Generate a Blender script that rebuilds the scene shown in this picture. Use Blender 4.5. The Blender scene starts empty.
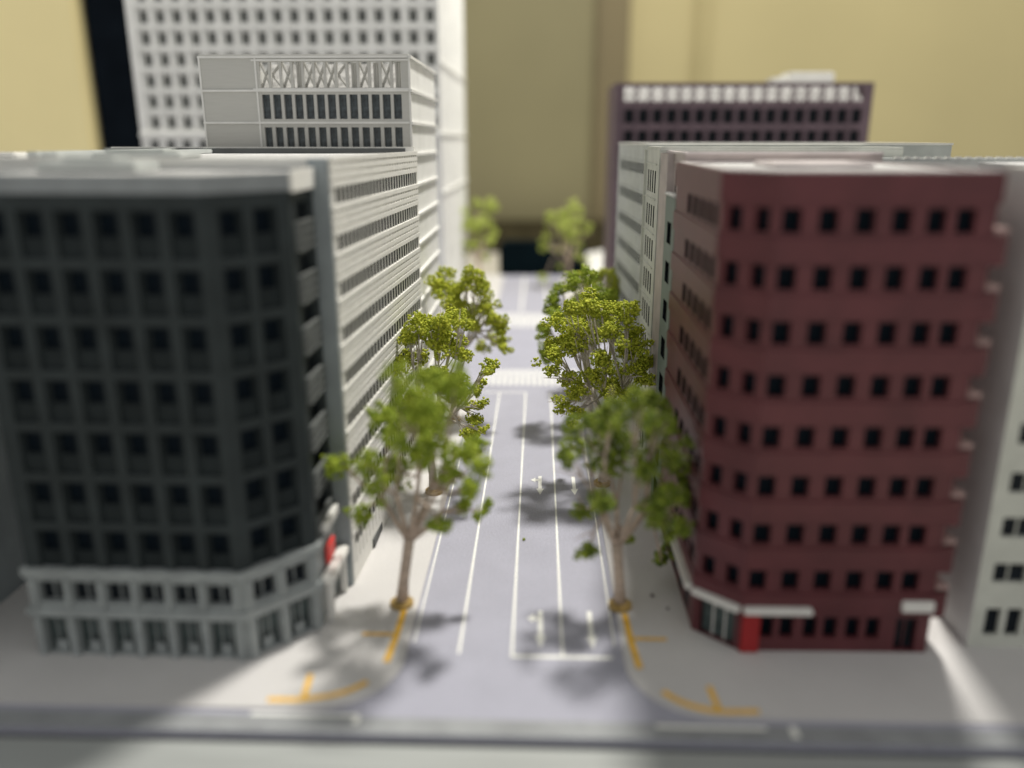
import bpy, bmesh, math, random
import numpy as np
from mathutils import Vector, Matrix
random.seed(7)
S = bpy.context.scene
COL = S.collection
PI = math.pi
# ------------------------------------------------------------------ camera, light, exposure (1 unit = 1 cm of the tabletop model)
cam_d = bpy.data.cameras.new('camera'); cam = bpy.data.objects.new('camera', cam_d); COL.objects.link(cam)
cam.location = (0, 0, 4.0)
cam.rotation_euler = (math.radians(90 - 16.507), 0, math.radians(1.808))
cam_d.sensor_width = 36; cam_d.lens = 820 / 1024 * 36
cam_d.clip_start = 0.1; cam_d.clip_end = 500
cam_d.dof.use_dof = True; cam_d.dof.focus_distance = 9.5; cam_d.dof.aperture_fstop = 0.132
cam_d.dof.aperture_blades = 0
S.camera = cam
W = bpy.data.worlds.new('World'); S.world = W; W.use_nodes = True
W.node_tree.nodes['Background'].inputs[0].default_value = (0.985, 0.985, 0.97, 1)
W.node_tree.nodes['Background'].inputs[1].default_value = 0.52
lamp_d = bpy.data.lights.new('desk_lamp_light', 'POINT'); lamp_d.energy = 40000; lamp_d.color = (1.0, 0.965, 0.90)
lamp_d.shadow_soft_size = 1.5
lamp = bpy.data.objects.new('desk_lamp_light', lamp_d); COL.objects.link(lamp); lamp.location = (5.4, 17.0, 27)
S.view_settings.view_transform = 'Standard'; S.view_settings.look = 'None'
S.view_settings.exposure = 0; S.view_settings.gamma = 1
# ------------------------------------------------------------------ materials
def mat(name, c, rough=0.6, var=0.08, scale=6.0, bump=0.0, bscale=60.0, spec=0.35, c2=None, stretch=None, grain=0.0, gscale=70):
    m = bpy.data.materials.new(name); m.use_nodes = True
    nt = m.node_tree; b = nt.nodes['Principled BSDF']
    b.inputs['Roughness'].default_value = rough; b.inputs['Specular IOR Level'].default_value = spec
    tc = nt.nodes.new('ShaderNodeTexCoord')
    n = nt.nodes.new('ShaderNodeTexNoise'); n.inputs['Scale'].default_value = scale; n.inputs['Detail'].default_value = 6
    src = tc.outputs['Object']
    if stretch:
        mp = nt.nodes.new('ShaderNodeMapping'); mp.inputs['Scale'].default_value = stretch
        nt.links.new(src, mp.inputs['Vector']); src = mp.outputs['Vector']
    nt.links.new(src, n.inputs['Vector'])
    r = nt.nodes.new('ShaderNodeValToRGB'); nt.links.new(n.outputs['Fac'], r.inputs['Fac'])
    lo = c2 or tuple(v * (1 - var * 1.6) for v in c); hi = tuple(min(1, v * (1 + var)) for v in c)
    r.color_ramp.elements[0].position = 0.3; r.color_ramp.elements[0].color = (*lo, 1)
    r.color_ramp.elements[1].position = 0.7; r.color_ramp.elements[1].color = (*hi, 1)
    col = r.outputs['Color']
    if grain:
        n3 = nt.nodes.new('ShaderNodeTexNoise'); n3.inputs['Scale'].default_value = gscale; n3.inputs['Detail'].default_value = 2
        nt.links.new(src, n3.inputs['Vector'])
        mr = nt.nodes.new('ShaderNodeMapRange'); mr.inputs['From Min'].default_value = .35; mr.inputs['From Max'].default_value = .65
        mr.inputs['To Min'].default_value = 1-grain; mr.inputs['To Max'].default_value = 1+grain
        nt.links.new(n3.outputs['Fac'], mr.inputs['Value'])
        mx = nt.nodes.new('ShaderNodeVectorMath'); mx.operation = 'SCALE'
        nt.links.new(col, mx.inputs[0]); nt.links.new(mr.outputs['Result'], mx.inputs['Scale']); col = mx.outputs['Vector']
    nt.links.new(col, b.inputs['Base Color'])
    if bump:
        n2 = nt.nodes.new('ShaderNodeTexNoise'); n2.inputs['Scale'].default_value = bscale; n2.inputs['Detail'].default_value = 3
        nt.links.new(src, n2.inputs['Vector'])
        bp = nt.nodes.new('ShaderNodeBump'); bp.inputs['Strength'].default_value = bump; bp.inputs['Distance'].default_value = 0.01
        nt.links.new(n2.outputs['Fac'], bp.inputs['Height']); nt.links.new(bp.outputs['Normal'], b.inputs['Normal'])
    return m
M = {}
def D(k, *a, **kw): M[k] = mat(k, *a, **kw)
D('charcoal', (.035, .043, .045), .6, .12, 4, .15, 80, spec=.15)
D('charcoal_panel', (.020, .026, .028), .6, .12, 4, spec=.12)
D('cap_grey', (.26, .28, .29), .55, .08, 5, .1)
D('podium', (.32, .345, .345), .6, .1, 6, .1)
D('blue_grey', (.31, .345, .36), .6, .08, 3, .1)
D('maroon', (.112, .029, .034), .45, .12, 3, .12, 70, spec=.38)
D('balcony_grey', (.42, .29, .27), .6, .1, 5)
D('maroon_rim', (.68, .62, .61), .55, .1, 3)
D('plum', (.13, .09, .105), .6, .1, 2)
D('plum_dark', (.09, .065, .075), .6, .1, 2)
D('ivory', (.82, .81, .765), .55, .05, 5, .12, 90, stretch=(1, 1, 6))
D('putty', (.50, .495, .465), .5, .025, 4, .12, 60, stretch=(1, 1, 14))
D('putty_light', (.74, .735, .71), .5, .05, 4, .1)
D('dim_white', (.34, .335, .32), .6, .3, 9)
D('tower_white', (.83, .83, .80), .6, .05, 3)
D('pale_grey', (.50, .52, .50), .6, .07, 5, .1)
D('cream_grey', (.56, .57, .52), .6, .07, 5, .1)
D('rose_grey', (.47, .41, .39), .6, .1, 5, .1)
D('moss_grey', (.19, .23, .205), .6, .08, 5, .1)
D('side_white', (.62, .62, .62), .6, .08, 2.5, .1)
D('front_white', (.58, .59, .53), .6, .06, 4)
D('roof_white', (.54, .535, .52), .8, .16, 4, .8, 45, grain=.2, gscale=35)
D('roof_grey', (.45, .45, .44), .7, .2, 6, .5, 50)
D('glass_dark', (.009, .013, .018), .45, .4, 9, spec=.15)
D('glass_navy', (.003, .007, .012), .6, .4, 9, spec=.06)
D('glass_grey', (.055, .07, .078), .3, .5, 20, spec=.5)
D('glass_pale', (.055, .078, .076), .4, .4, 14, spec=.5)
D('guard_grey', (.15, .16, .155), .6, .1, 5)
D('void', (.008, .009, .011), .95, .3, 9, spec=0)
D('yellow_cabinet', (.76, .66, .36), .8, .05, .1)
D('slot_grey', (.10, .105, .10), .5, .3, 14)
D('red_sign', (.78, .05, .04), .5, .05, 5)
D('red_panel', (.33, .02, .022), .5, .08, 5)
D('white_paint', (.76, .75, .71), .5, .05, 5)
D('pink_white', (.66, .50, .46), .5, .08, 5)
D('road', (.38, .38, .445), .62, .035, 2.2, .7, 60, grain=.16)
D('pavement', (.60, .585, .57), .8, .025, 1.5, .4, 60, grain=.06)
D('line_white', (.88, .88, .82), .6, .06, 30)
D('line_yellow', (.90, .52, .05), .6, .10, 20)
D('street_grey', (.30, .31, .315), .7, .1, 4)
D('tray', (.36, .375, .36), .4, .08, 3, stretch=(.3, 5, 5))
D('tray_dark', (.08, .085, .085), .6, .1, 3)
D('table', (.55, .52, .44), .5, .1, .6)
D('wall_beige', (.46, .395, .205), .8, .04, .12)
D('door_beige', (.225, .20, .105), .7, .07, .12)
D('door_trim', (.18, .145, .075), .7, .07, .12)
D('black', (.004, .006, .009), .8, .2, 1, spec=.03)
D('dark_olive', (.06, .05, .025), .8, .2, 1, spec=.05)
D('teal_black', (.003, .008, .011), .8, .2, 1, spec=.03)
D('bark', (.54, .43, .34), .7, .18, 18, .5, 60)
D('bark_pale', (.62, .56, .49), .6, .15, 14, .4, 60)
D('brass', (.42, .29, .10), .45, .15, 14, .3, 40)
def leafmat(name, lo, hi):
    m = bpy.data.materials.new(name); m.use_nodes = True
    nt = m.node_tree; b = nt.nodes['Principled BSDF']
    b.inputs['Roughness'].default_value = .65; b.inputs['Specular IOR Level'].default_value = .25
    g = nt.nodes.new('ShaderNodeNewGeometry'); r = nt.nodes.new('ShaderNodeValToRGB')
    nt.links.new(g.outputs['Random Per Island'], r.inputs['Fac'])
    r.color_ramp.elements[0].color = (*lo, 1); r.color_ramp.elements[1].color = (*hi, 1)
    nt.links.new(r.outputs['Color'], b.inputs['Base Color'])
    M[name] = m
leafmat('foliage', (.24, .30, .018), (.60, .62, .065))
leafmat('foliage_deep', (.07, .12, .013), (.29, .35, .04))
leafmat('foliage_mid', (.17, .25, .016), (.38, .45, .045))
D('batten', (.40, .34, .17), .8, .05, .2)
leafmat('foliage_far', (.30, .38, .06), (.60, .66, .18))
# ------------------------------------------------------------------ mesh helpers
def box(bm, x0, x1, y0, y1, z0, z1, bev=0):
    vs = [bm.verts.new(p) for p in ((x0,y0,z0),(x1,y0,z0),(x1,y1,z0),(x0,y1,z0),(x0,y0,z1),(x1,y0,z1),(x1,y1,z1),(x0,y1,z1))]
    for f in ((0,3,2,1),(4,5,6,7),(0,1,5,4),(1,2,6,5),(2,3,7,6),(3,0,4,7)): bm.faces.new([vs[i] for i in f])
    if bev:
        es = list({e for v in vs for e in v.link_edges})
        bmesh.ops.bevel(bm, geom=es, offset=bev, segments=2, affect='EDGES')
def V3(a): return Vector(a)
def fbox(bm, O, U, u0, u1, v0, v1, d0, d1, bev=0):
    """box in facade coordinates: u along the wall, v up, d outward from the wall plane"""
    U = V3(U).normalized(); N = U.cross(Vector((0,0,1))); O = V3(O)
    P = lambda u, v, d: O + U*u + Vector((0,0,v)) + N*d
    vs = [bm.verts.new(P(*p)) for p in ((u0,v0,d1),(u1,v0,d1),(u1,v0,d0),(u0,v0,d0),(u0,v1,d1),(u1,v1,d1),(u1,v1,d0),(u0,v1,d0))]
    for f in ((0,3,2,1),(4,5,6,7),(0,1,5,4),(1,2,6,5),(2,3,7,6),(3,0,4,7)): bm.faces.new([vs[i] for i in f])
    if bev:
        es = list({e for v in vs for e in v.link_edges})
        bmesh.ops.bevel(bm, geom=es, offset=bev, segments=2, affect='EDGES')
def facade(bm, O, U, w, z0, z1, rects, depth, d=0.0):
    """wall face with recessed openings; rects are (u0,v0,u1,v1) with v absolute above O"""
    U = V3(U).normalized(); N = U.cross(Vector((0,0,1))); O = V3(O)
    P = lambda u, v, dd: O + U*u + Vector((0,0,v)) + N*(d+dd)
    rects = [tuple(round(q, 5) for q in r) for r in rects if r[0] > 0 and r[2] < w and r[1] > z0 and r[3] < z1]
    us = sorted({0, round(w,5)} | {r[0] for r in rects} | {r[2] for r in rects})
    vs = sorted({round(z0,5), round(z1,5)} | {r[1] for r in rects} | {r[3] for r in rects})
    cache = {}
    def vt(u, v, dd):
        k = (u, v, dd)
        if k not in cache: cache[k] = bm.verts.new(P(u, v, dd))
        return cache[k]
    for i in range(len(us)-1):
        um = (us[i]+us[i+1])/2
        rr = [r for r in rects if r[0] < um < r[2]]
        for j in range(len(vs)-1):
            vm = (vs[j]+vs[j+1])/2
            if any(r[1] < vm < r[3] for r in rr): continue
            bm.faces.new([vt(us[i],vs[j],0), vt(us[i+1],vs[j],0), vt(us[i+1],vs[j+1],0), vt(us[i],vs[j+1],0)])
    for (a, b, c, e) in rects:
        for (p, q) in (((a,b),(a,e)),((a,e),(c,e)),((c,e),(c,b)),((c,b),(a,b))):
            # subdivide along the shared break lines is unnecessary: reveals keep their own verts
            bm.faces.new([bm.verts.new(P(*p,0)), bm.verts.new(P(*p,-depth)), bm.verts.new(P(*q,-depth)), bm.verts.new(P(*q,0))])
    return P
def prism(bm, pts, z0, z1):
    lo = [bm.verts.new((x,y,z0)) for x,y in pts]; hi = [bm.verts.new((x,y,z1)) for x,y in pts]
    n = len(pts)
    bm.faces.new(hi); bm.faces.new(lo[::-1])
    for i in range(n): bm.faces.new([lo[i], lo[(i+1)%n], hi[(i+1)%n], hi[i]])
def inset(pts, d):
    """inset a ccw convex footprint"""
    n = len(pts); out = []
    for i in range(n):
        p0, p1, p2 = Vector(pts[i-1]), Vector(pts[i]), Vector(pts[(i+1)%n])
        a = (p1-p0).normalized(); b = (p2-p1).normalized()
        na = Vector((-a.y, a.x)); nb = Vector((-b.y, b.x))
        k = (na+nb); k = k / (k.dot(na)) * d
        out.append(tuple(p1 + k))
    return out
def rim(bm, pts, z0, z1, t):
    """parapet ring over a ccw footprint"""
    ins = inset(pts, t); n = len(pts)
    v = lambda p, z: bm.verts.new((p[0], p[1], z))
    o0 = [v(p,z0) for p in pts]; o1 = [v(p,z1) for p in pts]; i0 = [v(p,z0) for p in ins]; i1 = [v(p,z1) for p in ins]
    for i in range(n):
        j = (i+1)%n
        bm.faces.new([o0[i],o0[j],o1[j],o1[i]]); bm.faces.new([i0[j],i0[i],i1[i],i1[j]])
        bm.faces.new([o1[i],o1[j],i1[j],i1[i]]); bm.faces.new([o0[j],o0[i],i0[i],i0[j]])
def tube(bm, pts, rad, n=8):
    rings = []
    for i, p in enumerate(pts):
        p = V3(p); t = (V3(pts[min(i+1,len(pts)-1)]) - V3(pts[max(i-1,0)])).normalized()
        a = t.cross(Vector((0.31,0.95,0.11))).normalized(); b = t.cross(a)
        r = rad[i] if isinstance(rad, (list,tuple)) else rad
        rings.append([bm.verts.new(p + (a*math.cos(2*PI*k/n) + b*math.sin(2*PI*k/n))*r) for k in range(n)])
    for i in range(len(rings)-1):
        for k in range(n): bm.faces.new([rings[i][k], rings[i][(k+1)%n], rings[i+1][(k+1)%n], rings[i+1][k]])
    bm.faces.new(rings[0][::-1]); bm.faces.new(rings[-1])
def obj(name, bm, m, parent=None, smooth=False, merge=True, recalc=True):
    if merge: bmesh.ops.remove_doubles(bm, verts=bm.verts, dist=1e-5)
    if recalc: bmesh.ops.recalc_face_normals(bm, faces=bm.faces)
    me = bpy.data.meshes.new(name); bm.to_mesh(me); bm.free()
    me.materials.append(M[m])
    if smooth:
        for p in me.polygons: p.use_smooth = True
    o = bpy.data.objects.new(name, me); COL.objects.link(o)
    if parent: o.parent = parent
    return o
def B(): return bmesh.new()
def thing(name, label, cat, group=None):
    o = bpy.data.objects.new(name, None); COL.objects.link(o); o['label'] = label; o['category'] = cat
    if group: o['group'] = group
    return o
def struct(name, bm, m, parent=None):
    o = obj(name, bm, m, parent)
    if not parent: o['kind'] = 'structure'
    return o
CAP = 100
def windows(parent, O, U, rects, d, m, name='window', budget=None, frame=None, fm=None):
    """each pane a part of its own (its mullions a sub-part); past the budget the rest is one part"""
    U = V3(U).normalized(); N = U.cross(Vector((0,0,1))); O = V3(O)
    ang = math.atan2(U.y, U.x); R = Matrix.Rotation(ang, 4, 'Z')
    meshes = {}; left = []
    for r in rects:
        if budget is not None and budget[0] <= 0: left.append(r); continue
        if budget is not None: budget[0] -= 1
        w, h = round(r[2]-r[0], 4), round(r[3]-r[1], 4)
        if (w,h) not in meshes:
            bm = B(); box(bm, 0, w, 0, .012, 0, h); o = obj(name, bm, m, parent); meshes[(w,h)] = [o.data, None]
            if frame:
                fb = B()
                for q in range(1, frame): box(fb, w*q/frame-.006, w*q/frame+.006, -.012, -.001, 0, h)
                f = obj(name + '_frame', fb, fm, o); meshes[(w,h)][1] = f.data
        else:
            o = bpy.data.objects.new(name, meshes[(w,h)][0]); COL.objects.link(o); o.parent = parent
            if frame:
                f = bpy.data.objects.new(name + '_frame', meshes[(w,h)][1]); COL.objects.link(f); f.parent = o
        o.matrix_local = Matrix.Translation(O + U*r[0] + Vector((0,0,r[1])) + N*d) @ R
    if left:
        bm = B()
        for r in left: fbox(bm, O, U, r[0], r[2], r[1], r[3], d-.012, d)
        o = obj(name, bm, m, parent); o['kind'] = 'stuff'
BLD = 'buildings of the tabletop city model'
# ------------------------------------------------------------------ the setting
bm = B(); box(bm, -70, 70, -3, 34, -.9, -.42); struct('table_top', bm, 'table')
bm = B(); box(bm, -14, 14, 4.79, 25.4, -.3, 0); struct('road', bm, 'road')
bm = B(); box(bm, -14, 14, 4.795, 4.965, .001, .006); struct('kerb_street', bm, 'street_grey')
bm = B(); box(bm, -14, 14, 4.755, 4.785, -.3, -.06); struct('base_gap', bm, 'tray_dark')
bm = B()
box(bm, -16, 16, 4.05, 4.745, -.3, -.035, .02); box(bm, -16, 16, 3.7, 4.0, -.3, -.09, .02)
o = obj('display_tray', bm, 'tray'); o['label'] = 'pale grey ridged tray edge in front of the model street'; o['category'] = 'tray'
def rounded(x0, x1, y0, y1, corners, r, n=10):
    pts = []
    for (cx, cy, a0, key) in ((x0, y0, 180, 'fl'), (x1, y0, 270, 'fr'), (x1, y1, 0, 'br'), (x0, y1, 90, 'bl')):
        if key in corners:
            ox = cx + (r if cx == x0 else -r); oy = cy + (r if cy == y0 else -r)
            pts += [(ox + r*math.cos(math.radians(a0+90*i/n)), oy + r*math.sin(math.radians(a0+90*i/n))) for i in range(n+1)]
        else: pts.append((cx, cy))
    return pts
for (a, c, r) in (((-14, -1.04, 5.03, 13.35), ('fr','br'), .62), ((.72, 14, 5.03, 13.35), ('fl','bl'), .62),
                  ((-14, -1.04, 18.0, 25.3), ('fr',), .5), ((.72, 14, 18.0, 25.3), ('fl',), .5)):
    bm = B(); prism(bm, rounded(*a, c, r), .0, .016); struct('pavement', bm, 'pavement')
bm = B(); prism(bm, [(1.7,25.45),(8,25.45),(8,33),(3.2,33),(1.75,31)], -.418, -.05); struct('pavement', bm, 'tower_white')
roadmarks = bpy.data.objects.new('road_marking', None); COL.objects.link(roadmarks); roadmarks['kind'] = 'structure'
def mark(name, quads, m='line_white', z=.003):
    bm = B()
    for q in quads:
        bm.faces.new([bm.verts.new((x, y, z)) for x, y in q])
    return obj(name, bm, m, roadmarks)
def rq(x0, x1, y0, y1): return [(x0,y0),(x1,y0),(x1,y1),(x0,y1)]
for x in (-.614, -.182, .228): mark('lane_line', [rq(x-.011, x+.011, 5.755, 13.0)])
mark('stop_line', [rq(-.193, .63, 5.715, 5.754)])
mark('stop_line', [rq(-.98, -.194, 12.98, 13.01)])
for x in (-1.0, .66): mark('edge_line', [rq(x-.008, x+.008, 5.9, 13.1)])
for (y0, y1) in ((13.42, 14.42), (18.0, 19.5)):
    for k in range(17):
        x = -.985 + k*.102; mark('crossing_stripe', [rq(x, x+.042, y0, y1)])
for x in (-.4, .24): mark('lane_line', [rq(x-.02, x+.02, 19.8, 25.2)])
mark('kerb_line', [rq(-2.06, -1.27, 4.968, 5.0)]); mark('kerb_line', [rq(.87, 1.65, 4.915, 4.95)], z=.009)
mark('kerb_line', [rq(-1.30, -1.255, 4.9, 4.967)], z=.009); mark('kerb_line', [rq(1.81, 1.86, 4.84, 4.955)], z=.009)
def arrow(x, y, left):
    q = [rq(x-.021, x+.021, y-.02, y+.36), [(x-.046,y-.0205), (x,y-.2), (x+.046,y-.0205)]]
    if left:
        q += [rq(x-.055, x-.0215, y+.215, y+.265), [(x-.056,y+.17),(x-.056,y+.31),(x-.115,y+.24)]]
    return mark('turn_arrow' if left else 'lane_arrow', q)
arrow(.05, 6.05, True); arrow(.48, 6.05, False); arrow(.05, 9.1, True); arrow(.46, 9.1, False)
Z2 = .0195
def strip(pts, w):
    bm = B(); L = []
    for i, p in enumerate(pts):
        p = Vector(p); t = (Vector(pts[min(i+1,len(pts)-1)])-Vector(pts[max(i-1,0)])).normalized(); n = Vector((-t.y,t.x))*w
        L.append((bm.verts.new((*(p+n),Z2)), bm.verts.new((*(p-n),Z2))))
    for i in range(len(L)-1): bm.faces.new([L[i][0],L[i+1][0],L[i+1][1],L[i][1]])
    return obj('yellow_line', bm, 'line_yellow', roadmarks)
def arc(cx, cy, r, a0, a1, n=14): return [(cx+r*math.cos(math.radians(a0+(a1-a0)*i/n)), cy+r*math.sin(math.radians(a0+(a1-a0)*i/n))) for i in range(n+1)]
strip([(-1.155,6.36),(-1.16,5.95),(-1.18,5.6)], .026); strip([(-1.19,5.985),(-1.45,5.985)], .02)
strip([(-1.98,5.12),(-1.75,5.125)] + arc(-1.7,5.68,.53,-80,-38), .026); strip([(-1.72,5.16),(-1.74,5.43)], .022)
strip([(.79,6.36),(.80,5.95),(.83,5.58)], .026); strip([(.83,5.985),(1.10,5.985)], .02)
strip(arc(1.40,5.62,.53,216,262) + [(1.42,5.09),(1.64,5.10)], .026); strip([(1.35,5.12),(1.33,5.38)], .022)
# ------------------------------------------------------------------ backdrop of the room
bm = B(); box(bm, -90, 90, 50, 52, -40, 70); struct('back_wall', bm, 'wall_beige')
t = thing('cupboard_door', 'wide olive beige door panel on the wall between the buildings', 'door')
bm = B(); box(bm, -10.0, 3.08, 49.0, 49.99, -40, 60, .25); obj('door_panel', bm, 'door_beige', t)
bm = B(); box(bm, 3.1, 4.95, 48.7, 49.99, -40, 60, .2); obj('frame', bm, 'door_trim', t)
bm = B(); box(bm, -9.0, 4.6, 47.2, 48.6, -20, -.4, .3)  # dark box added in place of the shade at the door's foot
o = obj('shade_box', bm, 'dark_olive'); o['label'] = 'dark olive box added as shade at the foot of the beige door'; o['category'] = 'shade_box'
bm = B(); box(bm, 8.6, 9.55, 49.5, 49.99, -40, 60, .2)
o = obj('wall_batten', bm, 'batten'); o['label'] = 'narrow upright batten on the beige wall at the right'; o['category'] = 'batten'
bm = B(); box(bm, -22.95, -17.2, 44, 46, -12, 30, .2)
o = obj('door_post', bm, 'black'); o['label'] = 'black upright post behind the white tower'; o['category'] = 'post'
bm = B(); box(bm, -75, -23.2, 44, 49, -12, 34, .2)
o = obj('cabinet', bm, 'yellow_cabinet'); o['label'] = 'pale yellow cabinet side left of the black post'; o['category'] = 'cabinet'
bm = B(); box(bm, -1.22, 1.5, 25.7, 26.8, -.42, .95, .12)
o = obj('storage_box', bm, 'teal_black'); o['label'] = 'black box on the table beyond the end of the street'; o['category'] = 'box'

# ------------------------------------------------------------------ charcoal corner block, front left
def charcoal():
    t = thing('office_block', 'charcoal chamfered corner building with a pale two-storey podium, nearest on the left', 'building', BLD)
    fp = [(-4.0,5.65),(-2.29,5.62),(-1.83,6.10),(-1.83,6.74),(-4.0,6.74)]
    rows = [3.435-.4055*k for k in range(7)]
    segs = [((-4.0,5.65,0),(-2.29,5.62,0),[.218+.2685*k for k in range(6)]), ((-2.29,5.62,0),(-1.83,6.10,0),[.20,.46])]
    bud = [CAP]; wall = B(); pan = B()
    for a, b, us in segs:
        a, b = V3(a), V3(b); U = b-a; w = U.length; U.normalize()
        cells = [(u-.095, r-.225, u+.095, r+.11) for r in rows for u in us]
        facade(wall, a, U, w, .77, 3.655, cells, .03)
        wins = [(u-.064, r-.075, u+.064, r+.09) for r in rows for u in us]
        facade(pan, a, U, w, .78, 3.65, wins, .05, d=-.03)
        windows(t, a, U, wins, -.055, 'glass_navy', budget=bud)
    # left side, street side and back
    facade(wall, (-4.0,6.74,0), (0,-1,0), 1.09, .77, 3.655, [], .05)
    facade(wall, (-1.83,6.74,0), (-1,0,0), 2.17, .77, 3.655, [], .05)
    bays = [(.13, r-.2, .50, r+.12) for r in rows]
    facade(wall, (-1.83,6.10,0), (0,1,0), .64, .77, 3.655, bays, .06)
    obj('wall', wall, 'charcoal', t, recalc=False); obj('panel', pan, 'charcoal_panel', t, recalc=False)
    windows(t, (-1.83,6.10,0), (0,1,0), [(.131, r-.2, .499, r+.12) for r in rows], -.05, 'glass_dark', name='bay_window')
    for r in rows:                                # lattice guards in front of the bays
        bm = B(); z0, z1 = r-.235, r-.03
        for q in range(4): fbox(bm, (-1.83,6.10,0), (0,1,0), .09, .55, z0+(z1-z0)*q/3-.007, z0+(z1-z0)*q/3+.007, 0, .03)
        for q in range(7): fbox(bm, (-1.83,6.10,0), (0,1,0), .09+.46*q/6-.006, .09+.46*q/6+.006, z0, z1, .001, .027)
        obj('balcony_guard', bm, 'guard_grey', t)
    bm = B(); prism(bm, inset(fp, .14), .3, 3.64); obj('core', bm, 'charcoal_panel', t)
    bm = B(); rim(bm, inset(fp, -.012), 3.655, 3.785, .05); obj('parapet', bm, 'cap_grey', t)
    bm = B(); prism(bm, inset(fp, .036), 3.66, 3.775); obj('roof', bm, 'roof_white', t)
    bm = B(); box(bm, -3.75, -3.0, 6.2, 6.62, 3.775, 3.86, .01); box(bm, -3.6, -3.2, 6.3, 6.55, 3.86, 3.885, .006); obj('roof_hatch', bm, 'pale_grey', t)
    bm = B(); fbox(bm, (-1.83,6.10,0), (0,1,0), .0, .62, 3.64, 3.80, .013, .03, .004); obj('lit_cap_face', bm, 'ivory', t)  # ivory strip stands in for lamp light on the parapet's street side
    # podium
    pod = B(); f2 = inset(fp, -.012)
    for i in (0, 1):
        a, b = V3((*f2[i],0)), V3((*f2[i+1],0)); U = b-a; w = U.length; U.normalize()
        n = 6 if i == 0 else 2; p = (w-.10)/n
        up = []; lo = []
        for k in range(n):
            u = .05+p*(k+.5); up.append((u-.098, .49, u+.098, .675)); lo.append((u-.105, .03, u+.105, .35))
        facade(pod, a, U, w, 0.016, .765, up+lo, .07)
        windows(t, a, U, up, -.065, 'glass_dark', name='podium_window', frame=2, fm='podium')
        windows(t, a, U, lo, -.065, 'glass_pale', name='shop_window', frame=3, fm='podium')
        for u_ in [(q[0]+q[2])/2 for q in lo]: fbox(pod, a, U, u_-.045, u_+.045, .03, .12, -.05, -.03)
        for k in range(n+1): fbox(pod, a, U, .05+p*k-.028, .05+p*k+.028, .017, .37, -.01, .03); fbox(pod, a, U, .05+p*k-.02, .05+p*k+.02, .45, .70, -.01, .02)
    for i in (2, 3, 4):
        a, b = V3((*f2[i],0)), V3((*f2[(i+1)%5],0)); U = b-a; facade(pod, a, U, U.length, .016, .765, [], .05)
    obj('podium_wall', pod, 'podium', t, recalc=False)
    bm = B(); rim(bm, inset(fp, -.04), .375, .445, .10); rim(bm, inset(fp, -.035), .72, .79, .12); obj('ledge', bm, 'podium', t)
    # street side: canopy, red sign and white sign frame
    bm = B(); fbox(bm, (-1.83,6.10,0), (0,1,0), .14, .56, .82, .90, .0, .07, .006); obj('canopy', bm, 'white_paint', t)
    bm = B(); fbox(bm, (-1.83,6.10,0), (0,1,0), .18, .42, .50, .66, .03, .055, .005); obj('sign', bm, 'red_sign', t)
    bm = B(); fbox(bm, (-1.83,6.10,0), (0,1,0), .02, .60, .40, .47, .03, .13, .01)
    for q in (.10, .56): fbox(bm, (-1.83,6.10,0), (0,1,0), q-.02, q+.02, .02, .40, .05, .10)
    obj('sign_frame', bm, 'white_paint', t)
charcoal()

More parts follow.
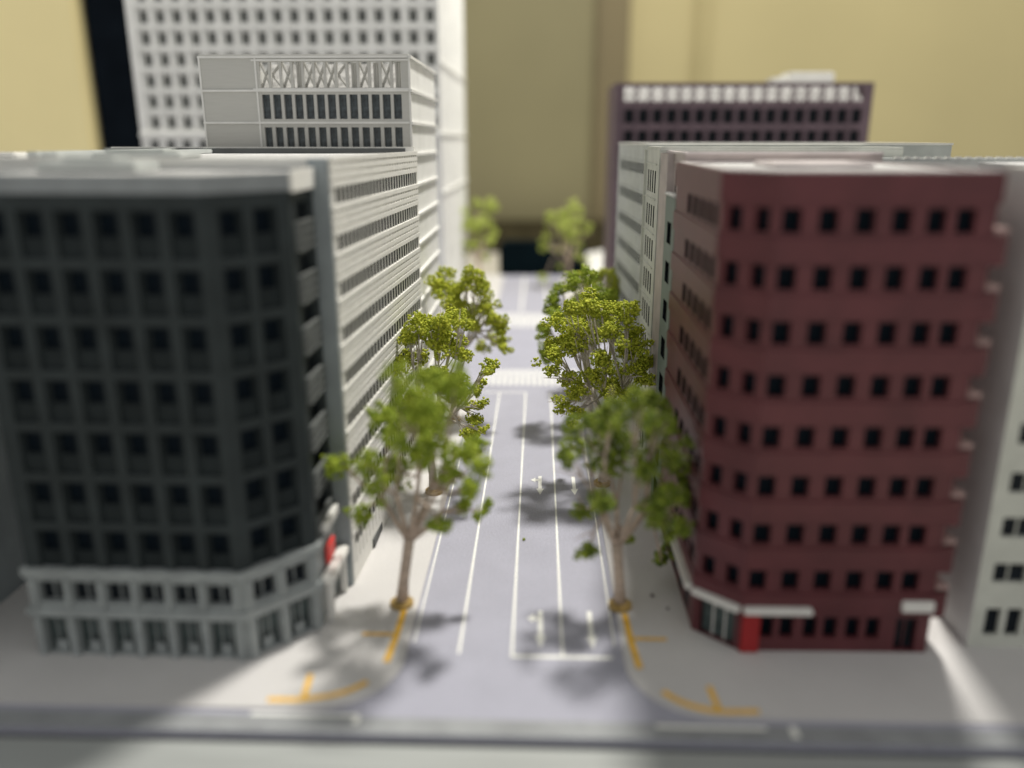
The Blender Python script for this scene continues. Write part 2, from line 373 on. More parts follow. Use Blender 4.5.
# ------------------------------------------------------------------ ribbed ivory block behind it
def ribbed():
    t = thing('office_block', 'long ivory building with ribbed bands and slot windows along the street', 'building', BLD)
    a = V3((-1.69,6.80,0)); b = V3((-1.51,10.47,0)); U = (b-a); w = U.length; U.normalize()
    H = 3.86; rows = [3.56-.3925*k for k in range(9)]
    rects = [(.07, r-.065, w-.06, r+.07) for r in rows]
    bm = B(); facade(bm, a, U, w, .016, H, rects, .008)
    for r in rows:                                   # ribs across each spandrel
        for q in range(4): z = r+.095+q*.068; fbox(bm, a, U, .0, w, z-.022, z+.022, -.004, .009 if q < 3 else .013)
    n = 27
    for k in range(n+1):
        u = .09+(w-.17)*k/n
        for r in rows: fbox(bm, a, U, u-.014, u+.014, r-.065, r+.07, -.006, .0)
        fbox(bm, a, U, u-.003, u+.003, .2, H-.01, -.01, .0075)
    # remaining sides
    L = -5.6
    facade(bm, (L,6.80,0), (1,0,0), a.x-L, .016, H, [], .05); facade(bm, (b.x,b.y,0), (-1,0,0), b.x-L, .016, H, [], .05)
    facade(bm, (L,b.y,0), (0,-1,0), b.y-6.80, .016, H, [], .05)
    obj('wall', bm, 'ivory', t, recalc=False)
    for r in rows:
        bm = B(); fbox(bm, a, U, .075, w-.065, r-.064, r+.069, -.02, -.0045); obj('window_band', bm, 'void', t)
    fp = [(L,6.81),(a.x-.01,6.81),(b.x-.01,b.y-.01),(L,b.y-.01)]
    bm = B(); prism(bm, fp, 3.70, 3.852); obj('roof', bm, 'roof_white', t)
    bm = B(); rim(bm, inset(fp, -.02), 3.861, 3.872, .05); box(bm, L+.3, b.x-.02, b.y-.06, b.y-.0, 3.873, 3.93); obj('parapet', bm, 'ivory', t)
    bm = B(); box(bm, L+.3, b.x-.12, b.y-.14, b.y-.10, 3.853, 3.915); obj('gutter', bm, 'tray_dark', t)
    bm = B(); box(bm, -1.86, -1.70, 6.755, 6.84, .016, 3.865, .008); obj('end_wall', bm, 'blue_grey', t)
    bm = B(); box(bm, -4.15, -4.0, 6.95, 10.4, 3.853, 3.905, .01); box(bm, -4.30, -4.22, 7.3, 10.4, 3.853, 3.89, .01); box(bm, -4.6, -4.5, 7.5, 10.4, 3.853, 3.91, .01); obj('roof_duct', bm, 'pale_grey', t)
    bm = B(); box(bm, -4.0, -3.2, 7.5, 8.0, 3.853, 3.90, .012); box(bm, -3.95, -3.4, 7.62, 7.9, 3.90, 3.93, .006); obj('roof_unit', bm, 'pale_grey', t)
    bm = B(); box(bm, a.x-.0, a.x+.055, 7.5, 7.95, .02, .11); obj('shop_canopy', bm, 'tray_dark', t)
ribbed()

# ------------------------------------------------------------------ putty block with braced screen on top
def braced():
    t = thing('office_block', 'putty grey block with a blank left bay and X-braced openings along its top', 'building', BLD)
    x0, x1, y0, y1, H = -4.21, -1.61, 10.72, 13.3, 5.02
    us = [.80+.1375*k for k in range(13)]
    top = [(u-.052, 4.635, u+.052, 4.935) for u in us]
    r2 = [(u-.05, 4.265, u+.05, 4.555) for u in us]
    lower = [(u-.047, 3.885-.4*k, u+.047, 4.165-.4*k) for k in range(2) for u in us]
    bm = B(); O = (x0,y0,0)
    facade(bm, O, (1,0,0), x1-x0, .016, H, top+r2+lower, .05)
    facade(bm, (x1,y1,0), (-1,0,0), x1-x0, .016, H, [], .05)
    facade(bm, (x0,y1,0), (0,-1,0), y1-y0, .016, H, [], .05)
    obj('wall', bm, 'putty', t, recalc=False)
    bm = B(); facade(bm, (x1,y0,0), (0,1,0), y1-y0, .016, H, [], .05); obj('street_wall', bm, 'tower_white', t, recalc=False)
    windows(t, O, (1,0,0), r2, -.045, 'glass_grey'); windows(t, O, (1,0,0), lower, -.045, 'glass_grey')
    bm = B()
    for z in (4.99, 4.6, 4.22): fbox(bm, O, (1,0,0), -.012, x1-x0+.0, z-.012, z+.012, -.005, .02)
    fbox(bm, O, (1,0,0), .69, .71, 3.7, 4.985, -.005, .014); fbox(bm, O, (1,0,0), -.01, .012, .1, 4.985, -.005, .012)
    for k in range(13): z = 4.99-.39*k if k < 2 else 4.6-.385*(k-1); fbox(bm, (x1,y0,0), (0,1,0), -.02, y1-y0, z-.017, z+.017, -.005, .034) if z > .1 else None
    fbox(bm, (x1,y0,0), (0,1,0), -.01, .03, .1, 4.985, -.005, .018)
    fbox(bm, O, (1,0,0), .65, x1-x0, 4.945, 4.965, -.002, .012); fbox(bm, O, (1,0,0), .65, x1-x0, 4.61, 4.628, -.002, .012)
    obj('ledge', bm, 'putty_light', t)
    # X braces set behind the open top storey, each its own part
    pat = 'XKXIXXXKIXIXI'
    for u, c in zip(us, pat):
        bm = B(); A, Bq = u-.06, u+.06
        segs = {'X': [((A,4.64),(Bq,4.93)),((Bq,4.64),(A,4.93))], 'K': [((A,4.79),(Bq,4.93)),((A,4.79),(Bq,4.64))], 'I': [((u-.012,4.64),(u-.012,4.93)),((u+.02,4.64),(u+.02,4.93))]}[c]
        for (p, q) in segs: tube(bm, [(x0+p[0], y0+.085, p[1]), (x0+q[0], y0+.085, q[1])], .019, 6)
        obj('cross_brace', bm, 'putty', t)
    bm = B(); prism(bm, [(x0+.02,y0+.13),(x1-.02,y0+.13),(x1-.02,y1-.02),(x0+.02,y1-.02)], 4.45, 4.60); obj('roof', bm, 'roof_white', t)
    bm = B()                                           # added pale slope inside the screen, tilted to brighten the openings
    q = [(y0+.2,4.60),(y0+.75,4.97),(y0+1.3,4.60)]
    va = [bm.verts.new((x0+.66,y,z)) for y,z in q]; vb = [bm.verts.new((x1-.06,y,z)) for y,z in q]
    bm.faces.new(va); bm.faces.new(vb[::-1])
    for i in range(3): bm.faces.new([va[i],vb[i],vb[(i+1)%3],va[(i+1)%3]])
    obj('bounce_slope', bm, 'dim_white', t)
braced()

# ------------------------------------------------------------------ white grid tower
def tower():
    t = thing('tower', 'tall white tower with a grid of small square windows running out of view', 'tower', BLD)
    x0, x1, y0, y1, H = -8.77, -2.12, 18.6, 24.6, 8.2
    p = .36; us = [.335+p*k for k in range(18)]; rows = [4.40+.428*k for k in range(9)]
    cells = [(u-.14, r-.17, u+.14, r+.17) for r in rows for u in us]
    O = (x0,y0,0); bm = B()
    facade(bm, O, (1,0,0), x1-x0, .016, H, cells, .09)
    facade(bm, (x1,y0,0), (0,1,0), y1-y0, .016, H, [], .05); facade(bm, (x1,y1,0), (-1,0,0), x1-x0, .016, H, [], .05); facade(bm, (x0,y1,0), (0,-1,0), y1-y0, .016, H, [], .05)
    obj('wall', bm, 'tower_white', t, recalc=False)
    wins = [(u-.08, r-.125, u+.08, r+.11) for r in rows for u in us]
    bm = B(); facade(bm, O, (1,0,0), x1-x0, .03, H-.01, wins, .05, d=-.09)
    obj('inner_wall', bm, 'tower_white', t, recalc=False)
    windows(t, O, (1,0,0), wins[:0] + sorted(wins, key=lambda r: abs(r[1]-5.6)), -.13, 'slot_grey', budget=[CAP])
    bm = B()
    for k in range(9): fbox(bm, (x1,y0,0), (0,1,0), .5+k*.62, .56+k*.62, .1, H, -.01, .03)
    for z in (4.15, 5.6, 2.9): fbox(bm, (x1,y0,0), (0,1,0), 0, y1-y0, z-.02, z+.02, -.01, .04)
    fbox(bm, O, (1,0,0), 0, x1-x0, 4.08, 4.17, -.01, .05)
    obj('ledge', bm, 'tower_white', t)
    bm = B()
    for k in range(18): fbox(bm, O, (1,0,0), .30+p*k-.09, .30+p*k+.09, 3.6, 4.02, -.01, .004)
    obj('lobby_glazing', bm, 'slot_grey', t)
    bm = B(); prism(bm, [(x0+.02,y0+.2),(x1-.02,y0+.2),(x1-.02,y1-.02),(x0+.02,y1-.02)], H-.2, H-.02); obj('roof', bm, 'roof_white', t)
tower()

# ------------------------------------------------------------------ neighbour at the far left edge
def neighbour():
    t = thing('office_block', 'plain blue grey building cut off by the left edge of the photo', 'building', BLD)
    fp = [(-8,5.2),(-4.80,5.2),(-4.78,10.2),(-8,10.2)]
    bm = B(); prism(bm, fp, .016, 3.80); obj('wall', bm, 'blue_grey', t)
    bm = B(); rim(bm, inset(fp,-.01), 3.801, 3.85, .1); obj('parapet', bm, 'pale_grey', t)
    bm = B()
    for (x, y, s, h) in ((-5.1,7.9,.22,.10),(-5.5,8.1,.2,.14),(-4.95,8.5,.12,.09),(-5.35,7.4,.16,.07),(-5.9,8.0,.3,.12)): box(bm, x-s, x+s, y-.12, y+.12, 3.802, 3.80+h, .02)
    obj('roof_unit', bm, 'white_paint', t)
neighbour()

# ------------------------------------------------------------------ maroon corner block, front right
def maroon():
    t = thing('apartment_block', 'maroon chamfered corner building with balconies and white awnings, nearest on the right', 'building', BLD)
    fp = [(1.335,6.15),(1.665,5.85),(3.17,5.87),(3.17,8.24),(1.345,8.24)]
    rows = [3.466-.4008*k for k in range(8)]; bud = [CAP]; H = 3.80
    wall = B()
    P0, P1, P2 = (1.335,6.15,0), (1.665,5.85,0), (3.17,5.87,0)
    def side(a, b, us, hw, ground, dep=.06, gm='glass_navy'):
        a, b = V3(a), V3(b); U = b-a; w = U.length; U.normalize()
        r = [(u-hw, z-.085, u+hw, z+.085) for z in rows for u in us]
        facade(wall, a, U, w, .016, H, r+ground, dep)
        windows(t, a, U, r, -dep+.005, gm, budget=bud)
        return a, U
    g = [(x-1.665-.055, .14, x-1.665+.055, .33) for x in (1.87,2.03,2.22,2.38,2.56,2.72)]
    a, U = side(P1, P2, [x-1.665 for x in (1.765,2.02,2.275,2.525,2.765,2.965)], .068, g+[(1.24,.03,1.41,.33)])
    windows(t, a, U, g, -.055, 'glass_navy', name='shop_window')
    windows(t, a, U, [(1.241,.03,1.409,.33)], -.05, 'glass_dark', name='door', frame=2, fm='maroon')
    dr = [(.06,.02,.39,.34)]
    a, U = side(P0, P1, [.115,.33], .055, dr)
    windows(t, a, U, dr, -.055, 'glass_pale', name='entrance_door', frame=3, fm='white_paint')
    g2 = [(2.09-u-.09,.05,2.09-u+.09,.3) for u in (.3,.62,.95,1.3)]
    a, U = side((1.345,8.24,0), P0, [2.09-u for u in (.22,.50,.78,1.06,1.34)], .095, g2, .008, 'void')
    windows(t, a, U, g2, -.004, 'glass_dark', name='shop_window')
    facade(wall, (3.17,8.24,0), (-1,0,0), 1.825, .016, H, [], .05)
    facade(wall, (3.17,5.87,0), (0,1,0), 2.37, .016, H, [(.1,z-.12,.5,z+.1) for z in rows], .06)
    obj('wall', wall, 'maroon', t, recalc=False)
    windows(t, (3.17,5.87,0), (0,1,0), [(.101,z-.12,.499,z+.1) for z in rows], -.055, 'glass_dark', name='balcony_door')
    for k, z in enumerate(rows):
        bm = B(); fp2 = rounded(3.171, 3.29, 5.872, 6.9, ('fr',), .07, 5)
        prism(bm, fp2, z-.31, z-.275)
        rimpts = rounded(3.14, 3.30, 5.86, 6.92, ('fr',), .08, 5)
        o = obj('balcony', bm, 'pink_white', t)  # lit look of the balcony floor put into the pale pink colour
        bm = B(); rim(bm, rimpts, z-.315, z-.10, .022); obj('balcony_parapet', bm, 'maroon', o)
        bm = B(); box(bm, 3.18, 3.297, 5.90, 6.85, z-.099, z-.05, .012); obj('lit_floor_strip', bm, 'balcony_grey', o)  # pale strip added to read as the lit balcony floor
    for k, z in enumerate([rows[0]+.4008] + rows):
        bm = B(); rim(bm, inset(fp[:], -.016), z-.295 if k else 3.585, z-.118 if k else 3.793, .03); obj('spandrel_band', bm, 'maroon', t)
    bm = B(); prism(bm, inset(fp, .02), 3.70, 3.795); obj('roof', bm, 'roof_white', t)
    bm = B(); rim(bm, inset(fp, .004), 3.801, 3.812, .05); obj('parapet', bm, 'maroon_rim', t)
    bm = B(); box(bm, 1.9, 2.7, 6.9, 7.6, 3.796, 3.835, .01); obj('roof_hatch', bm, 'maroon_rim', t)
    bm = B(); rim(bm, inset(fp,.09), .1, 3.69, .03); obj('core', bm, 'plum_dark', t)
    # awnings, red panel, sign
    for (a, b, m0, m1) in ((P1, P2, .0, .54), (P0, P1, .01, .44), ((1.345,8.24,0), P0, 1.0, 2.08)):
        bm = B(); fbox(bm, a, V3(b)-V3(a), m0, m1, .385, .435, .0, .075, .008); obj('awning', bm, 'white_paint', t)
    bm = B(); fbox(bm, P1, (1,0.0136,0), .0, .145, .018, .36, .0, .035, .005); obj('red_panel', bm, 'red_panel', t)
    bm = B(); fbox(bm, P1, (1,0.0136,0), 1.25, 1.50, .41, .50, .0, .05, .006); obj('sign', bm, 'white_paint', t)
maroon()

# ------------------------------------------------------------------ the row behind the maroon block
def plain_block(t, fp, H, wallm, roofm='roof_white', rimm=None, rects=None, dep=.007):
    """fp ccw; rects: {edge index: [(rects, depth, material, name, frame)]}"""
    bm = B(); n = len(fp); rects = rects or {}
    for i in range(n):
        a = V3((*fp[i],0)); b = V3((*fp[(i+1)%n],0)); U = b-a; w = U.length
        rs = [r for g in rects.get(i, []) for r in g[0]]
        facade(bm, a, U, w, .016, H, rs, dep)
        for (rl, m, nm, fr) in rects.get(i, []): windows(t, a, U, rl, -dep+.004, m, name=nm, frame=fr, fm=wallm)
    obj('wall', bm, wallm, t, recalc=False)
    bm = B(); prism(bm, inset(fp, .03), H-.15, H-.004); obj('roof', bm, roofm, t)
    bm = B(); rim(bm, inset(fp, .003), H+.001, H+.028, .06); obj('parapet', bm, rimm or wallm, t)
def narrow_green():
    t = thing('shop_house', 'low narrow moss grey building with a white roof slab beside the maroon block', 'building', BLD)
    zs = [3.09-.405*k for k in range(8)]
    plain_block(t, [(1.345,8.27),(1.41,8.27),(1.41,8.90),(1.345,8.90)], 3.43, 'moss_grey', rects={3: [([(.17,z-.11,.45,z+.11) for z in zs], 'void', 'window', None)]})
    bm = B(); box(bm, 1.325, 1.415, 8.262, 8.905, 3.46, 3.49, .01); obj('roof_slab', bm, 'roof_white', t)
def pink_house():
    t = thing('office_block', 'slim rose grey building with a reddish roof rim behind the low narrow block', 'building', BLD)
    zs = [3.70-.40*k for k in range(2)]
    fp = [(1.42,8.27),(3.3,8.27),(3.3,9.46),(1.35,9.46),(1.35,8.94),(1.42,8.94)]
    bm = B()
    for i in range(6):
        a = V3((*fp[i],0)); b = V3((*fp[(i+1)%6],0)); U = b-a; w = U.length
        rs = [(.10+.15*k, 3.49, .18+.15*k, 3.72) for k in range(4)] if i == 5 else []
        facade(bm, a, U, w, .016, 3.875, rs, .007)
        if rs: windows(t, a, U, rs, -.003, 'void')
    for z in (3.79, 3.39): fbox(bm, (1.42,8.94,0), (0,-1,0), 0, .67, z-.006, z+.006, -.01, .012)
    obj('wall', bm, 'rose_grey', t, recalc=False)
    bm = B(); prism(bm, [(1.45,8.30),(3.26,8.30),(3.26,9.43),(1.45,9.43)], 3.74, 3.85); obj('roof', bm, 'roof_white', t)
    bm = B(); prism(bm, [(1.41,8.26),(3.3,8.26),(3.3,8.33),(1.41,8.33)], 3.876, 3.90); prism(bm, [(1.41,8.331),(1.47,8.331),(1.47,9.46),(1.41,9.46)], 3.876, 3.90); obj('roof_rim', bm, 'maroon_rim', t)
def slit_house():
    t = thing('office_block', 'cream grey building with groups of tall slit windows, fourth along the right row', 'building', BLD)
    rows = [3.55-.393*k for k in range(9)]
    r = [(.20+.2*k, z-.13, .305+.2*k, z+.12) for z in rows for k in range(4)]
    plain_block(t, [(1.34,9.49),(4.0,9.49),(4.0,10.62),(1.34,10.62)], 3.91, 'cream_grey', rects={3: [(r, 'void', 'window', None)]})
    bm = B(); O = (1.34,10.62,0)
    for z in rows: fbox(bm, O, (0,-1,0), 0.0, .96, z+.185, z+.2, -.005, .014)
    fbox(bm, O, (0,-1,0), .0, .05, .1, 3.9, -.005, .03)
    obj('ledge', bm, 'cream_grey', t)
def banded():
    t = thing('office_block', 'long pale grey building with ribbon windows at the far end of the right row', 'building', BLD)
    a = V3((1.26,13.5,0)); b = V3((1.34,10.65,0)); U = b-a; w = U.length; U.normalize(); H = 3.95
    rows = [3.66-.385*k for k in range(9)]
    bm = B(); facade(bm, a, U, w, .016, H, [(.25, z-.065, w-.05, z+.065) for z in rows], .006)
    for k in range(24):
        u = .27+(w-.33)*k/23
        for z in rows: fbox(bm, a, U, u-.018, u+.018, z-.065, z+.065, -.006, -.0003)
    for z in rows: fbox(bm, a, U, .0, w, z+.09, z+.102, -.005, .012); fbox(bm, a, U, .0, w, z-.09, z-.075, -.005, .012)
    fpr = [(1.34,10.65),(5.07,10.65),(5.07,13.5)]
    facade(bm, (1.34,10.65,0), (1,0,0), 3.73, .016, H, [], .05); facade(bm, (5.07,10.65,0), (0,1,0), 2.85, .016, H, [], .05); facade(bm, (5.07,13.5,0), (-1,0,0), 3.81, .016, H, [], .05)
    for x in (1.2, 2.2, 3.0): fbox(bm, (1.34,10.65,0), (1,0,0), x, x+.02, 3.5, 3.94, -.005, .02)
    obj('wall', bm, 'pale_grey', t, recalc=False)
    for z in rows:
        bm = B(); fbox(bm, a, U, .255, w-.055, z-.064, z+.064, -.02, -.004); obj('window_band', bm, 'void', t)
    fp = [(1.34,10.65),(5.07,10.65),(5.07,13.5),(1.26,13.5)]
    bm = B(); prism(bm, inset(fp,.06), 3.82, 3.90); obj('roof', bm, 'roof_white', t)
    bm = B(); rim(bm, inset(fp,-.01), 3.951, 3.975, .07); obj('parapet', bm, 'white_paint', t)
    bm = B(); box(bm, 3.9, 4.6, 11.3, 12.0, 3.90, 3.965, .01); obj('roof_unit', bm, 'white_paint', t)
def toothed():
    t = thing('office_block', 'low pale building with a toothed white roof edge at the far right', 'building', BLD)
    plain_block(t, [(3.4,8.6),(8.4,8.6),(8.4,9.44),(3.4,9.44)], 3.80, 'pale_grey')
    bm = B()
    for k in range(48): box(bm, 3.56+k*.1, 3.61+k*.1, 8.605, 8.65, 3.829, 3.85)
    obj('roof_teeth', bm, 'white_paint', t)
def right_white():
    t = thing('apartment_block', 'white building with dark paired windows cut off by the right edge of the photo', 'building', BLD)
    x0, x1, y0, y1, H = 3.55, 7.0, 5.97, 6.6, 3.79
    bm = B(); O = (x0,y0,0)
    rows = [(z, .1) for z in (3.5, 3.09, 2.69, 2.28, 1.87, 1.47, 1.09, .69)]
    wr = [(.11+.52*k, z-.085, .37+.52*k, z+.085) for z, _ in rows for k in range(6)]
    gr = [(.11+.17*k, .12, .235+.17*k, .37) for k in range(15)]
    facade(bm, O, (1,0,0), x1-x0, .016, H, wr+gr, .05); obj('front_wall', bm, 'front_white', t, recalc=False)
    windows(t, O, (1,0,0), wr, -.04, 'glass_dark', frame=2, fm='front_white'); windows(t, O, (1,0,0), gr, -.04, 'glass_dark', name='shop_window')
    bm = B(); facade(bm, (x1,y0,0), (0,1,0), y1-y0, .016, H, [], .05); facade(bm, (x1,y1,0), (-1,0,0), x1-x0, .016, H, [], .05); facade(bm, (x0,y1,0), (0,-1,0), y1-y0, .016, H, [], .05)
    obj('side_wall', bm, 'side_white', t, recalc=False)
    fp = [(x0,y0),(x1,y0),(x1,y1),(x0,y1)]
    bm = B(); prism(bm, inset(fp,.03), 3.66, 3.788); obj('roof', bm, 'roof_white', t)
    bm = B(); rim(bm, inset(fp,.003), 3.791, 3.82, .07); obj('parapet', bm, 'white_paint', t)
    bm = B(); box(bm, 4.3, x1, 6.602, 8.45, .016, 3.80); obj('rear_wing', bm, 'side_white', t)
def plum_tower():
    t = thing('tower', 'plum brown block with a row of bright openings along its top, beyond the cross street', 'tower', BLD)
    x0, x1, y0, y1, H = 1.62, 7.02, 18.5, 20.5, 5.18; n = 17
    us = [.30+.30*k for k in range(n)]
    top = [(u-.115, 4.82, u+.115, 5.09) for u in us]; r2 = [(u-.105, 4.36, u+.105, 4.66) for u in us]; r3 = [(u-.105, 3.96, u+.105, 4.22) for u in us]
    bm = B(); O = (x0,y0,0)
    facade(bm, O, (1,0,0), x1-x0, .016, H, top+r2+r3, .09)
    facade(bm, (x1,y0,0), (0,1,0), y1-y0, .016, H, [], .05); facade(bm, (x1,y1,0), (-1,0,0), x1-x0, .016, H, [], .05); facade(bm, (x0,y1,0), (0,-1,0), y1-y0, .016, H, [], .05)
    for u in us: fbox(bm, O, (1,0,0), u-.153-.012, u-.153+.012, 3.9, H-.02, -.01, .03)
    obj('wall', bm, 'plum', t, recalc=False)
    windows(t, O, (1,0,0), r2, -.08, 'glass_dark'); windows(t, O, (1,0,0), r3, -.08, 'glass_dark')
    bm = B()
    for u in us: fbox(bm, O, (1,0,0), u-.01, u+.01, 4.82, 5.09, -.08, -.06)
    fbox(bm, O, (1,0,0), .2, x1-x0-.2, 4.94, 4.96, -.082, -.062); obj('mullion', bm, 'plum', t)
    bm = B(); prism(bm, [(x0+.02,y0+.12),(x1-.02,y0+.12),(x1-.02,y1-.02),(x0+.02,y1-.02)], 4.6, 4.74); obj('roof', bm, 'roof_white', t)
    bm = B(); q = [(y0+.2,4.74),(y0+.8,5.15),(y0+1.8,4.74)]
    va = [bm.verts.new((x0+.1,y,z)) for y,z in q]; vb = [bm.verts.new((x1-.1,y,z)) for y,z in q]
    bm.faces.new(va); bm.faces.new(vb[::-1])
    for i in range(3): bm.faces.new([va[i],vb[i],vb[(i+1)%3],va[(i+1)%3]])
    obj('bounce_slope', bm, 'dim_white', t)  # added slope, tilted to catch the lamp and brighten the top openings
    bm = B(); box(bm, 5.55, 6.55, 19.6, 20.4, 4.9, 5.47, .03); box(bm, 5.2, 5.549, 19.6, 20.3, 4.74, 5.36, .03); obj('penthouse', bm, 'white_paint', t)
for f in (narrow_green, pink_house, slit_house, banded, toothed, right_white, plum_tower): f()

# ------------------------------------------------------------------ wire-and-foam model trees
CROWNS = {
'L1':((-1.19,6.45),(0.09,0.66),[(-0.47,1.36,0.129),(-0.26,1.37,0.12),(-0.06,1.72,0.16),(0.17,1.94,0.216),(0.43,1.94,0.183),(0.52,2.09,0.132),(0.3,2.13,0.115),(0.21,1.56,0.186),(-0.01,1.33,0.145),(0.49,1.48,0.152),(0.68,1.53,0.126),(0.71,1.34,0.102),(0.45,1.26,0.12),(0.63,1.15,0.111),(0.74,0.94,0.069),(0.4,0.79,0.104),(-0.31,0.9,0.096),(-0.16,1.14,0.095),(0.57,0.99,0.078),(0.09,1.72,0.134),(0.36,1.77,0.167)]),
'R1':((0.76,6.48),(-0.05,0.62),[(-0.27,1.75,0.141),(-0.14,1.83,0.132),(0.18,1.9,0.156),(0.25,1.73,0.165),(-0.37,1.51,0.126),(-0.51,1.44,0.093),(-0.19,1.37,0.135),(-0.22,1.05,0.128),(-0.38,0.93,0.095),(-0.31,0.56,0.087),(-0.04,1.62,0.15),(0.39,1.49,0.134),(0.47,1.17,0.118),(0.34,1.09,0.144),(0.55,1.02,0.093),(0.43,0.8,0.12),(0.34,0.49,0.096),(0.26,0.91,0.128),(0.03,0.68,0.061),(0.14,1.3,0.152),(0.47,1.33,0.101),(0.06,1.95,0.099)]),
'R2':((0.80,9.20),(0.10,0.69),[(-0.21,2.32,0.113),(-0.45,2.17,0.102),(-0.27,2.11,0.125),(-0.07,2.17,0.113),(0.15,2.14,0.113),(0.26,2.18,0.079),(-0.55,1.98,0.103),(-0.35,1.91,0.126),(-0.63,1.72,0.104),(-0.41,1.69,0.127),(-0.19,1.84,0.126),(0.02,1.9,0.125),(0.23,1.69,0.115),(-0.05,1.58,0.127),(0.1,1.46,0.127),(0.39,1.47,0.115),(0.49,1.55,0.08),(-0.62,1.42,0.105),(-0.47,1.31,0.105),(-0.33,1.24,0.093),(-0.5,1.04,0.106),(-0.32,0.91,0.094),(-0.39,0.77,0.059),(0.05,1.16,0.105),(0.18,1.28,0.116),(-0.15,1.39,0.104),(0.34,1.87,0.103),(0.46,1.34,0.104)]),
'L2':((-1.20,8.90),(-0.06,0.67),[(-0.07,2.06,0.123),(0.12,2.03,0.112),(0.25,2.1,0.122),(0.41,2.03,0.1),(-0.23,1.93,0.101),(-0.39,1.56,0.102),(-0.15,1.63,0.124),(0.08,1.83,0.124),(0.25,1.76,0.135),(0.4,1.67,0.101),(0.69,1.57,0.068),(0.63,1.48,0.045),(0.58,1.37,0.045),(0.53,1.26,0.046),(0.55,1.1,0.08),(0.58,0.78,0.046),(-0.34,0.98,0.104),(-0.2,1.16,0.115),(0.52,0.93,0.081),(0.33,1.28,0.125),(0.1,1.46,0.136),(0.43,0.73,0.058)]),
'L3':((-1.22,11.50),(0.13,1.10),[(-0.08,2.19,0.127),(-0.17,1.99,0.128),(0.08,1.96,0.128),(0.36,2.16,0.127),(0.4,1.96,0.128),(0.21,2.07,0.099),(0.53,1.79,0.114),(0.61,1.54,0.115),(0.7,1.44,0.086),(0.73,1.1,0.087),(0.48,1.1,0.101),(0.11,1.66,0.129),(0.33,1.61,0.129),(-0.03,1.76,0.114),(0.6,1.25,0.087)]),
'R3':((0.80,11.40),(-0.11,0.99),[(-0.46,1.99,0.112),(-0.07,2.17,0.125),(-0.6,1.87,0.112),(-0.31,2.06,0.112),(0.07,2.0,0.112),(-0.68,1.4,0.099),(-0.63,1.21,0.1),(-0.54,1.6,0.113),(-0.2,1.79,0.126),(0.08,1.65,0.127),(-0.66,1.04,0.086),(0.22,1.86,0.112),(0.26,1.43,0.113)]),
}
t_ = (1+5**.5)/2
ICO = np.array([(-1,t_,0),(1,t_,0),(-1,-t_,0),(1,-t_,0),(0,-1,t_),(0,1,t_),(0,-1,-t_),(0,1,-t_),(t_,0,-1),(t_,0,1),(-t_,0,-1),(-t_,0,1)], float); ICO /= np.linalg.norm(ICO[0])
IF = np.array([(0,11,5),(0,5,1),(0,1,7),(0,7,10),(0,10,11),(1,5,9),(5,11,4),(11,10,2),(10,7,6),(7,1,8),(3,9,4),(3,4,2),(3,2,6),(3,6,8),(3,8,9),(4,9,5),(2,4,11),(6,2,10),(8,6,7),(9,8,1)])
def foliage_mesh(clumps, rng, crumb, dens):
    P = []
    for (c, r) in clumps:
        lobes = [(np.array(c) + rng.normal(0, .55, 3)*r*np.array([1,1,.8]), r*rng.uniform(.42,.72)) for _ in range(5)] + [(np.array(c), r*.8)]
        for (lc, lr) in lobes:
            n = int(dens*lr*lr)+6
            d = rng.normal(size=(n,3)); d /= np.linalg.norm(d,axis=1)[:,None]
            rad = lr*rng.uniform(.62,1.08,(n,1)); q = lc + d*rad*np.array([1,1,.85]); P.append(q)
    P = np.concatenate(P); n = len(P)
    s = crumb*rng.uniform(.55,1.25,(n,1,1))*rng.uniform(.65,1.3,(n,1,3))
    v = ICO[None]*s*(1+rng.uniform(-.28,.28,(n,12,1)))
    v = (v + P[:,None,:]).reshape(-1,3)
    f = (IF[None] + (np.arange(n)*12)[:,None,None]).reshape(-1,3)
    me = bpy.data.meshes.new('foliage')
    me.vertices.add(len(v)); me.vertices.foreach_set('co', v.astype(np.float32).ravel())
    me.loops.add(f.size); me.loops.foreach_set('vertex_index', f.astype(np.int32).ravel())
    me.polygons.add(len(f)); me.polygons.foreach_set('loop_start', np.arange(0,f.size,3,dtype=np.int32))
    me.update(); me.validate(); return me
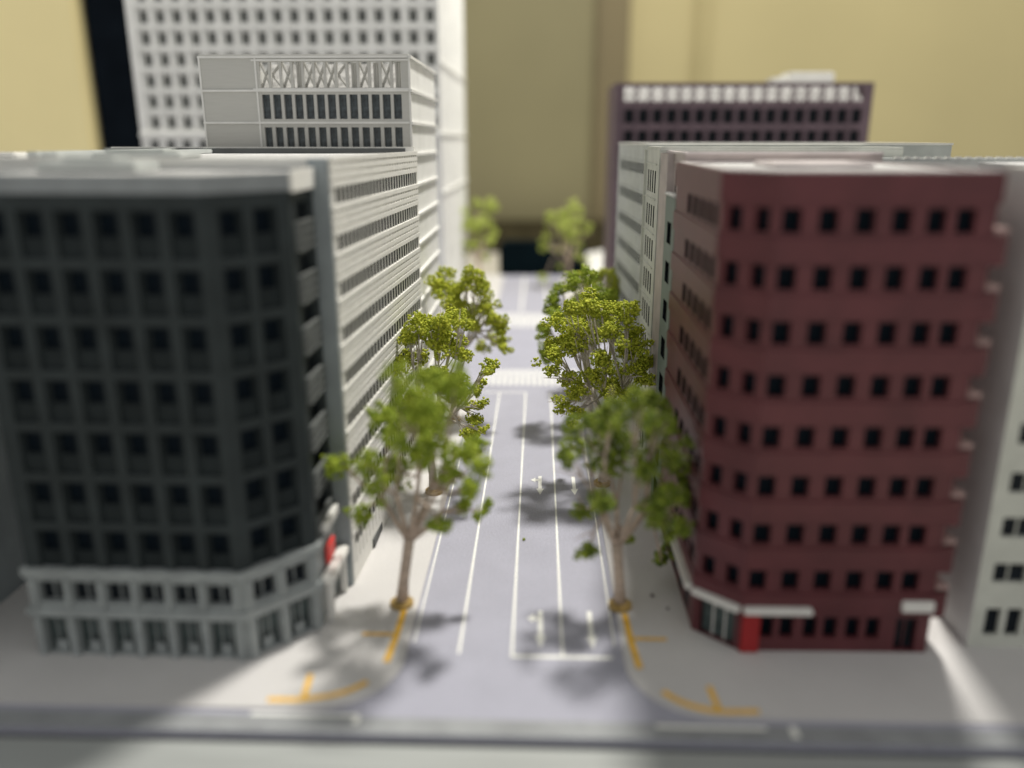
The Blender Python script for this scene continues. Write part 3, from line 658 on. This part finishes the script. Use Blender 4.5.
def make_tree(key, label, leaf='foliage', bark='bark', crumb=.021, dens=2600, seed=1, fat=1.0, fill=0):
    base, cr, cl = CROWNS[key]
    rng = np.random.default_rng(seed)
    t = thing('street_tree', label, 'tree', 'model trees along the street'); t.location = (base[0], base[1], .016)
    cx, cz = cr; 
    bm = B(); prism(bm, [(.105*math.cos(a*PI/10)+.0,.105*math.sin(a*PI/10)) for a in range(20)], 0, .035)
    prism(bm, [(.085*math.cos(a*PI/10),.085*math.sin(a*PI/10)) for a in range(20)], .0355, .05); obj('tree_base', bm, 'brass', t)
    clumps = []
    ymean = 0
    xs = [c[0] for c in cl]; xm = sum(xs)/len(xs); hw = (max(xs)-min(xs))/2+.05
    zm = sum(c[1] for c in cl)/len(cl)
    for i, (x, z, r) in enumerate(cl):
        lim = hw*math.sqrt(max(.05, 1-((x-xm)/hw)**2))*.8
        y = ((-1)**i)*rng.uniform(.25,1)*lim
        k = 1 + y/base[1]                      # keep the outline while the clump sits nearer or farther
        X = (base[0]+x)*k-base[0]; Z = 4-(4-z)*k
        clumps.append(((X, y, Z), r*fat))
    if fill:                                # clumps on the other side of the crown
        clumps += [((c[0][0]+rng.normal(0,.03), -c[0][1]*.6, c[0][2]+rng.normal(0,.03)), c[1]*.92) for c in list(clumps) if rng.random() < fill and c[1] > .07]
    wood = B()
    top = V3((cx, 0, cz))
    tube(wood, [(0,0,.02),(cx*.25,.01,cz*.35),(cx*.7,-.01,cz*.72),(cx,0,cz)], [.06,.047,.045,.048], 10)
    order = sorted(range(len(clumps)), key=lambda i: math.atan2(clumps[i][0][1], clumps[i][0][0]-cx))
    nl = 7; per = max(1, math.ceil(len(order)/nl))
    for g in range(0, len(order), per):
        ids = order[g:g+per]
        cen = sum((V3(clumps[i][0]) for i in ids), Vector())/len(ids)
        hub = top.lerp(cen, .5) + Vector((rng.normal(0,.02), rng.normal(0,.02), .02))
        mid = top.lerp(hub, .5) + Vector((0,0,-.03))
        tube(wood, [top-Vector((0,0,.03)), mid, hub], [.03,.022,.017], 7)
        for i in ids:
            p = V3(clumps[i][0]); m1 = hub.lerp(p, .5) + Vector((rng.normal(0,.02),rng.normal(0,.02),rng.normal(0,.015)))
            tube(wood, [hub, m1, p], [.014,.010,.006], 6)
            for _ in range(2):
                e = p + Vector((rng.normal(0,.6),rng.normal(0,.6),rng.normal(0,.6)))*clumps[i][1]
                tube(wood, [m1, m1.lerp(e,.6)+Vector((0,0,.01)), e], [.008,.006,.003], 5)
    obj('trunk', wood, bark, t, smooth=True, merge=False)
    me = foliage_mesh(clumps, rng, crumb, dens); me.materials.append(M[leaf])
    o = bpy.data.objects.new('crown', me); COL.objects.link(o); o.parent = t
    return t
T1 = make_tree('L1', 'wide green tree nearest on the left pavement, beside the charcoal block', 'foliage_mid', 'bark', .018, 3600, 1, 1.04)
T2 = make_tree('R1', 'wide green tree nearest on the right pavement, beside the maroon block', 'foliage_deep', 'bark', .018, 3600, 2, 1.02)
T3 = make_tree('L2', 'second tree on the left pavement, with a bare leafy twig reaching over the road', 'foliage', 'bark_pale', .0135, 9000, 3, 1.12, .4)
T4 = make_tree('R2', 'sharply focused tree with pale branches, second on the right pavement', 'foliage', 'bark_pale', .0135, 9000, 4, 1.1, .4)
T5 = make_tree('L3', 'third tree on the left pavement, just before the first crossing', 'foliage', 'bark_pale', .017, 4200, 5, 1.12, .6)
T6 = make_tree('R3', 'third tree on the right pavement, behind the sharply focused one', 'foliage_mid', 'bark_pale', .017, 4200, 6, 1.12, .6)
def copy_tree(src, x, y, rz, s, label, m=None):
    c = src.copy(); COL.objects.link(c); c.location = (x, y, .016); c.rotation_euler = (0,0,rz); c.scale = (s,s,s); c['label'] = label
    for ch in src.children:
        d = ch.copy(); COL.objects.link(d); d.parent = c
        if m and ch.name.startswith('crown'): d.data = ch.data.copy(); d.data.materials[0] = M[m]
    return c
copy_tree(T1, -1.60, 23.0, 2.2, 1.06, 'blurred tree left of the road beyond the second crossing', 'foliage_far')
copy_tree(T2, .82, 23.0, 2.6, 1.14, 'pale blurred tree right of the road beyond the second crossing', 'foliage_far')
copy_tree(T4, .92, 13.15, 3.4, .86, 'fourth tree on the right pavement, at the corner by the first crossing')
# crumbs of foliage fallen on the street
for (x, y, s, lb) in ((-.12, 7.75, .018, 'green foliage crumb lying on the road left of the near turn arrow'),
                      (1.07, 6.66, .017, 'dark crumb on the pavement near the maroon entrance'),
                      (1.18, 6.45, .012, 'tiny dark crumb on the pavement against the maroon wall')):
    bm = B(); bmesh.ops.create_icosphere(bm, subdivisions=2, radius=s)
    for v in bm.verts: v.co *= random.uniform(.7, 1.25)
    o = obj('foliage_crumb', bm, 'foliage_deep' if x < .5 else 'plum_dark'); o.location = (x, y, s*.7 + (.016 if x > .5 else 0)); o['label'] = lb; o['category'] = 'debris'; o['group'] = 'crumbs fallen on the street'
